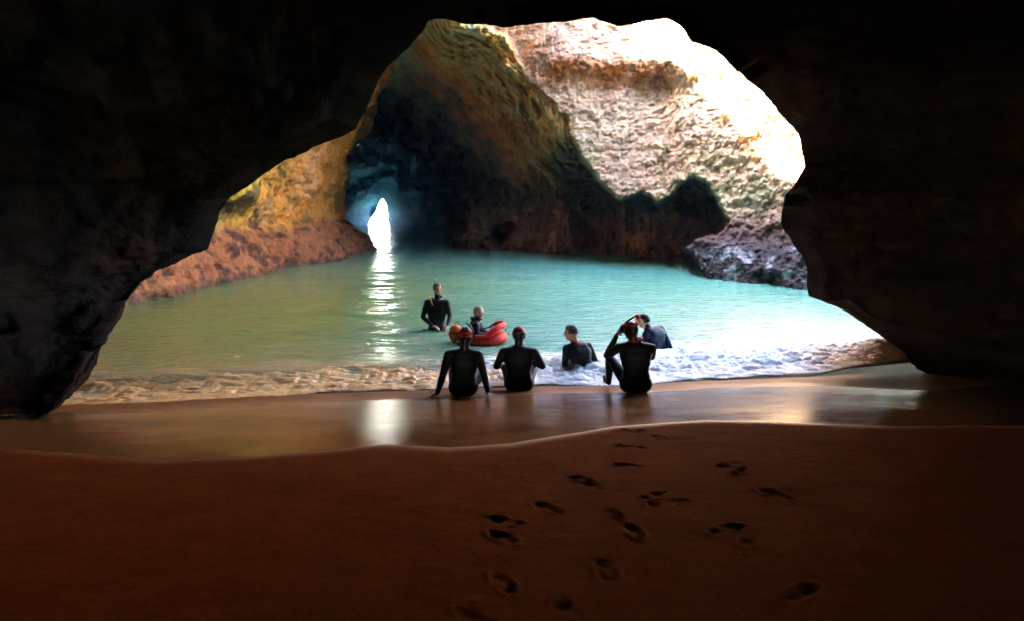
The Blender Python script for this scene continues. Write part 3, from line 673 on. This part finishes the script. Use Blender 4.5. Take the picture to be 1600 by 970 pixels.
def people():
    # woman leaning back on straight arms
    b = Body(); g = ground(724, 616)
    b.torso((0, 0, .105), (0, .03, .26), (.01, .045, .42), (.02, .05, .57), (-.185, .035, .505), (.195, .035, .505), (1, 0, 0), w=.86)
    b.limb_arm((-.185, .03, .505), (-.255, -.02, .26), (-.315, -.10, .055)); b.limb_arm((.195, .03, .505), (.265, -.02, .26), (.315, -.09, .055))
    b.hand((-.315, -.10, .045), (-.75, -.55, -.12), (0, 0, -1), .25, 1); b.hand((.315, -.09, .045), (.35, -.85, -.12), (0, 0, -1), .25, -1)
    b.leg((-.09, .06, .10), (-.17, .46, .30), (-.15, .78, .0), (-.17, .98, .03)); b.leg((.09, .06, .10), (.19, .45, .29), (.16, .78, .0), (.19, .97, .03))
    b.head((.035, .065, .745), frame(-8, -4), (.02, .05, .57), 'hood', 'hood')
    o = b.build(g, SUITM()); tag(o, 'wetsuited swimmer seated on the wet sand leaning back on both straight arms', 'person', 'swimmers sitting at the water edge')
    b.strap(M_REDCLOTH, .035, .015); b.strap(M_REDCLOTH, .002, .008)
    b.cap('hair', M_HAIR, -.06, .05, .010, .012)
    link('hair', tube('hair', curve([b.L(0, -.09, -.02), b.L(-.02, -.12, -.09), b.L(-.03, -.115, -.17), b.L(-.02, -.12, -.22)], 14), [(.03, .03)]*4+[(.026, .026)]*6+[(.014, .014)]*4), M_HAIR, b.o)
    link('snorkel', tube('snorkel', curve([b.L(.06, .13, -.09), b.L(.10, .08, -.06), b.L(.105, .0, .03), b.L(.07, -.06, .13), b.L(.02, -.08, .17)], 24), .011), M_BLACK, b.o)
    b.mask(M_BLACK, .105, .005)
    # man with elbows out
    b = Body(); g = ground(811, 609)
    b.torso((0, 0, .105), (-.005, .045, .26), (-.01, .085, .41), (-.005, .10, .56), (-.205, .09, .495), (.20, .09, .495), (1, 0, 0), w=1.0)
    b.limb_arm((-.205, .09, .495), (-.30, .12, .30), (-.20, .33, .30)); b.limb_arm((.20, .09, .495), (.315, .12, .30), (.21, .33, .30))
    b.hand((-.20, .33, .30), (.45, .8, -.2), (0, -.1, -1), .7, 1); b.hand((.21, .33, .30), (-.45, .8, -.2), (0, -.1, -1), .7, -1)
    b.leg((-.10, .06, .11), (-.20, .44, .28), (-.18, .78, .02), (-.22, .98, .04)); b.leg((.10, .06, .11), (.22, .42, .28), (.17, .74, .02), (.21, .94, .04))
    b.head((0, .12, .725), frame(0, -10), (-.005, .10, .56), 'hood', 'hood')
    o = b.build(g, SUITM()); tag(o, 'black wetsuited swimmer in a red topped hood seated with both elbows out', 'person', 'swimmers sitting at the water edge')
    b.cap('hood', M_REDCLOTH, .03, .05, .009, .003); b.strap(M_BLACK, .015, .012); b.mask(M_BLACK, .105, .0)
    link('collar', tube('collar', [g_ for g_ in [np.array([.075*math.cos(q)-.003, .10+.07*math.sin(q), .575]) for q in np.linspace(0, 2*math.pi, 25)]], .012), M_SUIT, b.o)
    # bareheaded man sitting in the breaker, seen from behind and turned to the left
    b = Body(); g = ground(905, 580, .0)
    sd = (.86, .5, 0)
    b.torso((.05, 0, .02), (.035, .0, .16), (0, .01, .29), (-.06, .02, .44), (-.20, -.06, .365), (.14, .10, .375), sd, w=1.0)
    b.limb_arm((-.20, -.06, .365), (-.225, -.09, .13), (-.25, .02, -.08)); b.limb_arm((.14, .10, .375), (.25, .08, .15), (.21, -.05, -.06))
    b.hand((-.25, .02, -.08), (-.3, .5, -.5), (0, 0, -1), .4, 1); b.hand((.21, -.05, -.06), (.2, -.7, -.3), (0, 0, -1), .3, -1)
    b.leg((-.02, .06, .0), (-.42, .22, .10), (-.80, .30, -.08), (-.98, .34, -.02)); b.leg((.08, .12, .0), (-.30, .42, .10), (-.66, .55, -.08), (-.84, .60, -.02))
    b.head((-.125, .035, .60), frame(76, -2), (-.06, .02, .44), 'skin', 'skin')
    o = b.build(g, SUITM()); tag(o, 'bareheaded short haired man in black wetsuit with red collar sitting in the breaker', 'person', 'swimmers sitting at the water edge')
    b.cap('hair', M_HAIRGREY, -.025, .055, .007, .012, .03); b.eyes()
    link('collar', tube('collar', [np.array([-.068+.07*math.cos(q), .022+.07*math.sin(q), .472+.02*math.sin(q-1)]) for q in np.linspace(0, 2*math.pi, 25)], .016), M_REDCLOTH, b.o)
    # swimmer adjusting the mask, knees up
    b = Body(); g = ground(993, 612)
    b.torso((0, 0, .11), (.01, .06, .28), (.01, .10, .45), (.0, .12, .61), (-.205, .10, .55), (.21, .10, .54), (1, 0, 0), w=1.06)
    b.limb_arm((-.205, .10, .55), (-.335, .26, .415), (-.205, .30, .675)); b.limb_arm((.21, .10, .54), (.245, .26, .40), (.06, .40, .56))
    b.hand((-.205, .30, .675), (.35, -.1, .85), (.9, 0, -.3), .8, 1); b.hand((.06, .40, .56), (-.5, .2, .7), (0, -1, .2), .9, -1)
    b.leg((-.09, .06, .11), (-.275, .40, .36), (-.265, .52, .03), (-.30, .72, .03)); b.leg((.09, .06, .11), (.14, .42, .38), (.13, .58, .03), (.14, .78, .03))
    b.head((-.055, .145, .775), frame(26, -4, -4), (0, .12, .61), 'hood', 'hood')
    o = b.build(g, SUITM()); tag(o, 'swimmer with drawn up knees raising one hand to adjust the snorkel mask', 'person', 'swimmers sitting at the water edge')
    link('collar', tube('collar', [np.array([.012+.072*math.cos(q), .125+.07*math.sin(q), .645+.02*math.cos(q)]) for q in np.linspace(0, 2*math.pi, 25)], .017), M_REDCLOTH, b.o)
    b.cap('hood', M_BLACK, -.07, .05, .008, .003); b.strap(M_REDCLOTH, .068, .013); b.mask(M_BLACK, .106, .005)
    link('snorkel', tube('snorkel', curve([b.L(-.09, .10, -.07), b.L(-.105, .06, .02), b.L(-.07, -.01, .10), b.L(-.02, -.035, .135), b.L(.035, -.06, .165)], 24), .012), M_BLACK, b.o)
    link('snorkel_tip', raw_mesh('snorkel_tip', [rcone(b.L(.03, -.058, .163), .013, b.L(.065, -.07, .178), .014)]), M_RED, [c for c in b.o.children if c.name.startswith('snorkel')][0])
    # swimmer leaning behind, mask on the forehead
    b = Body(); g = ground(1020, 545, .0)
    sd = (.80, .6, 0)
    b.torso((.10, .08, .03), (.07, .05, .14), (.03, .0, .26), (-.08, -.03, .37), (-.15, -.12, .29), (.15, .12, .35), sd, w=1.05)
    b.limb_arm((-.15, -.12, .29), (-.22, -.2, .10), (-.32, -.16, -.06)); b.limb_arm((.15, .12, .35), (.27, .10, .14), (.37, .03, -.09))
    b.hand((-.32, -.16, -.06), (-.6, .2, -.4), (0, 0, -1), .4, 1); b.hand((.37, .03, -.09), (.4, -.4, -.6), (0, 0, -1), .3, -1)
    b.leg((.02, .02, .0), (-.38, -.02, .12), (-.74, .0, -.12), (-.92, .0, -.06)); b.leg((.14, .16, .0), (-.28, .25, .12), (-.62, .3, -.12), (-.8, .32, -.06))
    b.head((-.175, -.02, .515), frame(98, -6), (-.08, -.03, .37), 'skin', 'suit')
    o = b.build(g, SUITM(M_SUITBLUE)); tag(o, 'swimmer in navy wetsuit leaning in white foam with a mask on the forehead', 'person', 'swimmers sitting at the water edge')
    b.cap('hood', M_SUIT, -.045, .045, .010, .002); b.strap(M_BLACK, .035, .012); b.mask(M_RED, .098, .055, .5); b.eyes()
    # man standing waist deep
    b = Body(); g = ground(683, 514, .0)
    b.torso((0, .0, -.03), (0, .0, .14), (.0, -.01, .34), (.01, -.0, .60), (-.195, .03, .535), (.205, -.02, .535), (1, -.18, 0), w=1.0)
    b.limb_arm((-.195, .03, .535), (-.285, -.02, .26), (-.07, -.22, .11)); b.limb_arm((.205, -.02, .535), (.27, -.05, .28), (.235, -.22, .12))
    b.hand((-.07, -.22, .11), (.85, -.2, -.25), (0, .3, -1), .6, -1); b.hand((.235, -.22, .12), (-.35, -.5, -.35), (-.3, .2, -1), .7, 1)
    b.leg((-.10, .0, -.06), (-.13, -.08, -.42), (-.14, .06, -.72), (-.15, -.14, -.76)); b.leg((.10, .0, -.06), (.13, -.08, -.42), (.14, .06, -.72), (.16, -.14, -.76))
    b.head((.025, -.02, .82), frame(200, 2), (.01, 0, .60), 'skin', 'suit')
    o = b.build(g, SUITM()); tag(o, 'dark haired man in wetsuit standing waist deep in the pool facing the shore', 'person')
    b.cap('hair', M_HAIR, -.02, .055, .010, .012, .03); b.eyes()
    link('snorkel', tube('snorkel', curve([(-.115, -.075, .66), (-.105, -.095, .60), (-.085, -.115, .53), (-.06, -.12, .50)], 16), .015), M_YELLOW, b.o)
    P = [np.array([.02+.10*math.cos(q), -.015+.115*math.sin(q), .615-.03*math.sin(q)*-1]) for q in np.linspace(0, 2*math.pi, 25)]
    link('diving_mask', tube('diving_mask', P, [(.02, .028)]*25), M_BLACK, b.o)
    link('belt', tube('belt', [np.array([.172*math.cos(q), .008+.125*math.sin(q), .085]) for q in np.linspace(0, 2*math.pi, 33)], [(.007, .022)]*33), M_BLACK, b.o)
    # bald man in the red boat
    b = Body(); g = ground(744, 536, .0)
    sd = (.25, -.97, 0)
    b.torso((-.02, .02, .10), (-.01, .02, .2), (.0, .02, .29), (.01, .02, .43), (-.03, .20, .37), (.01, -.16, .37), sd, w=.95)
    b.limb_arm((-.03, .20, .37), (.06, .27, .17), (.26, .20, .22)); b.limb_arm((.01, -.16, .37), (.03, -.23, .19), (.20, -.16, .21))
    b.hand((.26, .20, .22), (.9, -.2, -.2), (0, 0, -1), .7, 1); b.hand((.20, -.16, .21), (.9, .2, -.2), (0, 0, -1), .7, -1)
    b.leg((.03, .10, .12), (.30, .12, .26), (.38, .12, .10), (.44, .12, .10)); b.leg((.03, -.06, .12), (.30, -.04, .26), (.38, -.04, .10), (.44, -.04, .10))
    b.head((.045, .0, .575), frame(-105, -2), (.01, .02, .43), 'skin', 'hood')
    o = b.build(g, SUITM()); tag(o, 'bald man in dark wetsuit sitting in the red inflatable boat facing right', 'person')
    b.eyes()
    link('hood', tube('hood', [np.array([.01+.085*math.cos(q), .015+.085*math.sin(q), .465]) for q in np.linspace(0, 2*math.pi, 25)], .034), M_BLACK, b.o)
    # red inflatable
    e = bpy.data.objects.new('inflatable_boat', None); COL.objects.link(e); e.location = (g[0]+.01, g[1]-.0, .0); e.scale = (.9, .95, .92)
    tag(e, 'small red inflatable boat with a raised end floating behind the seated swimmers', 'boat')
    Q = np.linspace(0, 2*math.pi, 61)[:-1]; ring = lambda z0, k, rise: [np.array([.13+.40*k*math.cos(q), .02+.33*k*math.sin(q), z0+rise*float(smooth(.0, .9, math.cos(q)))]) for q in np.r_[Q, Q[0]]]
    link('hull_tube', tube('hull_tube', ring(.085, 1, .05), .095, 14), M_RED, e)
    link('upper_tube', tube('upper_tube', ring(.175, 1.04, .20), .06, 12), M_RED, e)
    lo, up = ring(.085, .98, .05), ring(.175, 1.02, .20)
    V = [(*a,) for a in lo]+[(*a,) for a in up]; n = len(lo)
    me = raw_mesh('side_panel', [(V, [[i, i+1, n+i+1, n+i] for i in range(n-1)])]); o = link('side_panel', me, M_RED, e); o.modifiers.new('t', 'SOLIDIFY').thickness = .01
    link('floor_panel', raw_mesh('floor_panel', [ellip((.13, .02, .05), np.eye(3), (.36, .29, .02))]), M_RED, e)
    link('grab_rope', tube('grab_rope', [p+np.array([.085*math.cos(q), .07*math.sin(q), .02*math.cos(8*q)-.02]) for p, q in zip(ring(.16, 1.0, .12), np.r_[Q, Q[0]])], .008, 6), M_BLACK, e)
    # bag and towel lying in the boat
    o = link('dry_bag', fuse('dry_bag', [rcone((.20, -.12, .24), .055, (.34, -.16, .25), .05), rcone((.26, -.13, .27), .045, (.40, -.12, .27), .035)], .012), M_WHITE); o.location = e.location
    tag(o, 'white and blue bundle of gear lying in the red boat', 'bag')
    link('band', tube('band', [np.array([.29, -.135+.075*math.cos(q), .262+.066*math.sin(q)]) for q in np.linspace(0, 2*math.pi, 21)], [(.02, .006)]*21), M_BLUE, o)
    link('band', tube('band', [np.array([.36+.05*math.sin(q)*.5, -.135+.065*math.cos(q), .265+.062*math.sin(q)]) for q in np.linspace(0, 2*math.pi, 21)], [(.016, .006)]*21), M_BLUE, o)
    # orange float
    g2 = ground(712, 534, .0)
    o = link('buoy', raw_mesh('buoy', [ellip((0, 0, .17), frame(0, 0, 12), (.125, .125, .165), 28, 20)]), M_ORANGE); o.location = g2
    tag(o, 'orange pear shaped swim float beside the bald man in the boat', 'float')
    link('handle', tube('handle', [np.array([.035*math.cos(q)+.035, 0, .345+.03*math.sin(q)]) for q in np.linspace(0, 2*math.pi, 21)], .008, 8), M_BLACK, o)
    link('strap', tube('strap', [np.array([.127*math.cos(q), .127*math.sin(q), .19+.01*math.cos(q)]) for q in np.linspace(0, 2*math.pi, 33)], [(.003, .014)]*33), M_BLACK, o)

build_camera(); build_light()
for fn, nm in ((build_sand, 0), (build_water, 0), (build_sea, 0), (build_bright_stack, 0), (build_shading_headland, 0), (build_arch, 0), (build_left_wall, 0), (build_back, 0), (build_roof, 0)):
    fn()['kind'] = 'structure'
build_foam()['kind'] = 'stuff'; build_haze()['kind'] = 'stuff'
people()

SC.render.engine = 'CYCLES'
SC.view_settings.view_transform = 'Standard'; SC.view_settings.look = 'None'; SC.view_settings.gamma = 1; SC.view_settings.exposure = EXPOSURE
cy = SC.cycles; cy.use_denoising = True
try: cy.denoiser = 'OPENIMAGEDENOISE'
except Exception: pass
cy.max_bounces = 10; cy.diffuse_bounces = 6; cy.glossy_bounces = 4; cy.sample_clamp_indirect = 12; cy.caustics_reflective = False; cy.caustics_refractive = False
cy.use_adaptive_sampling = True; cy.adaptive_threshold = .015
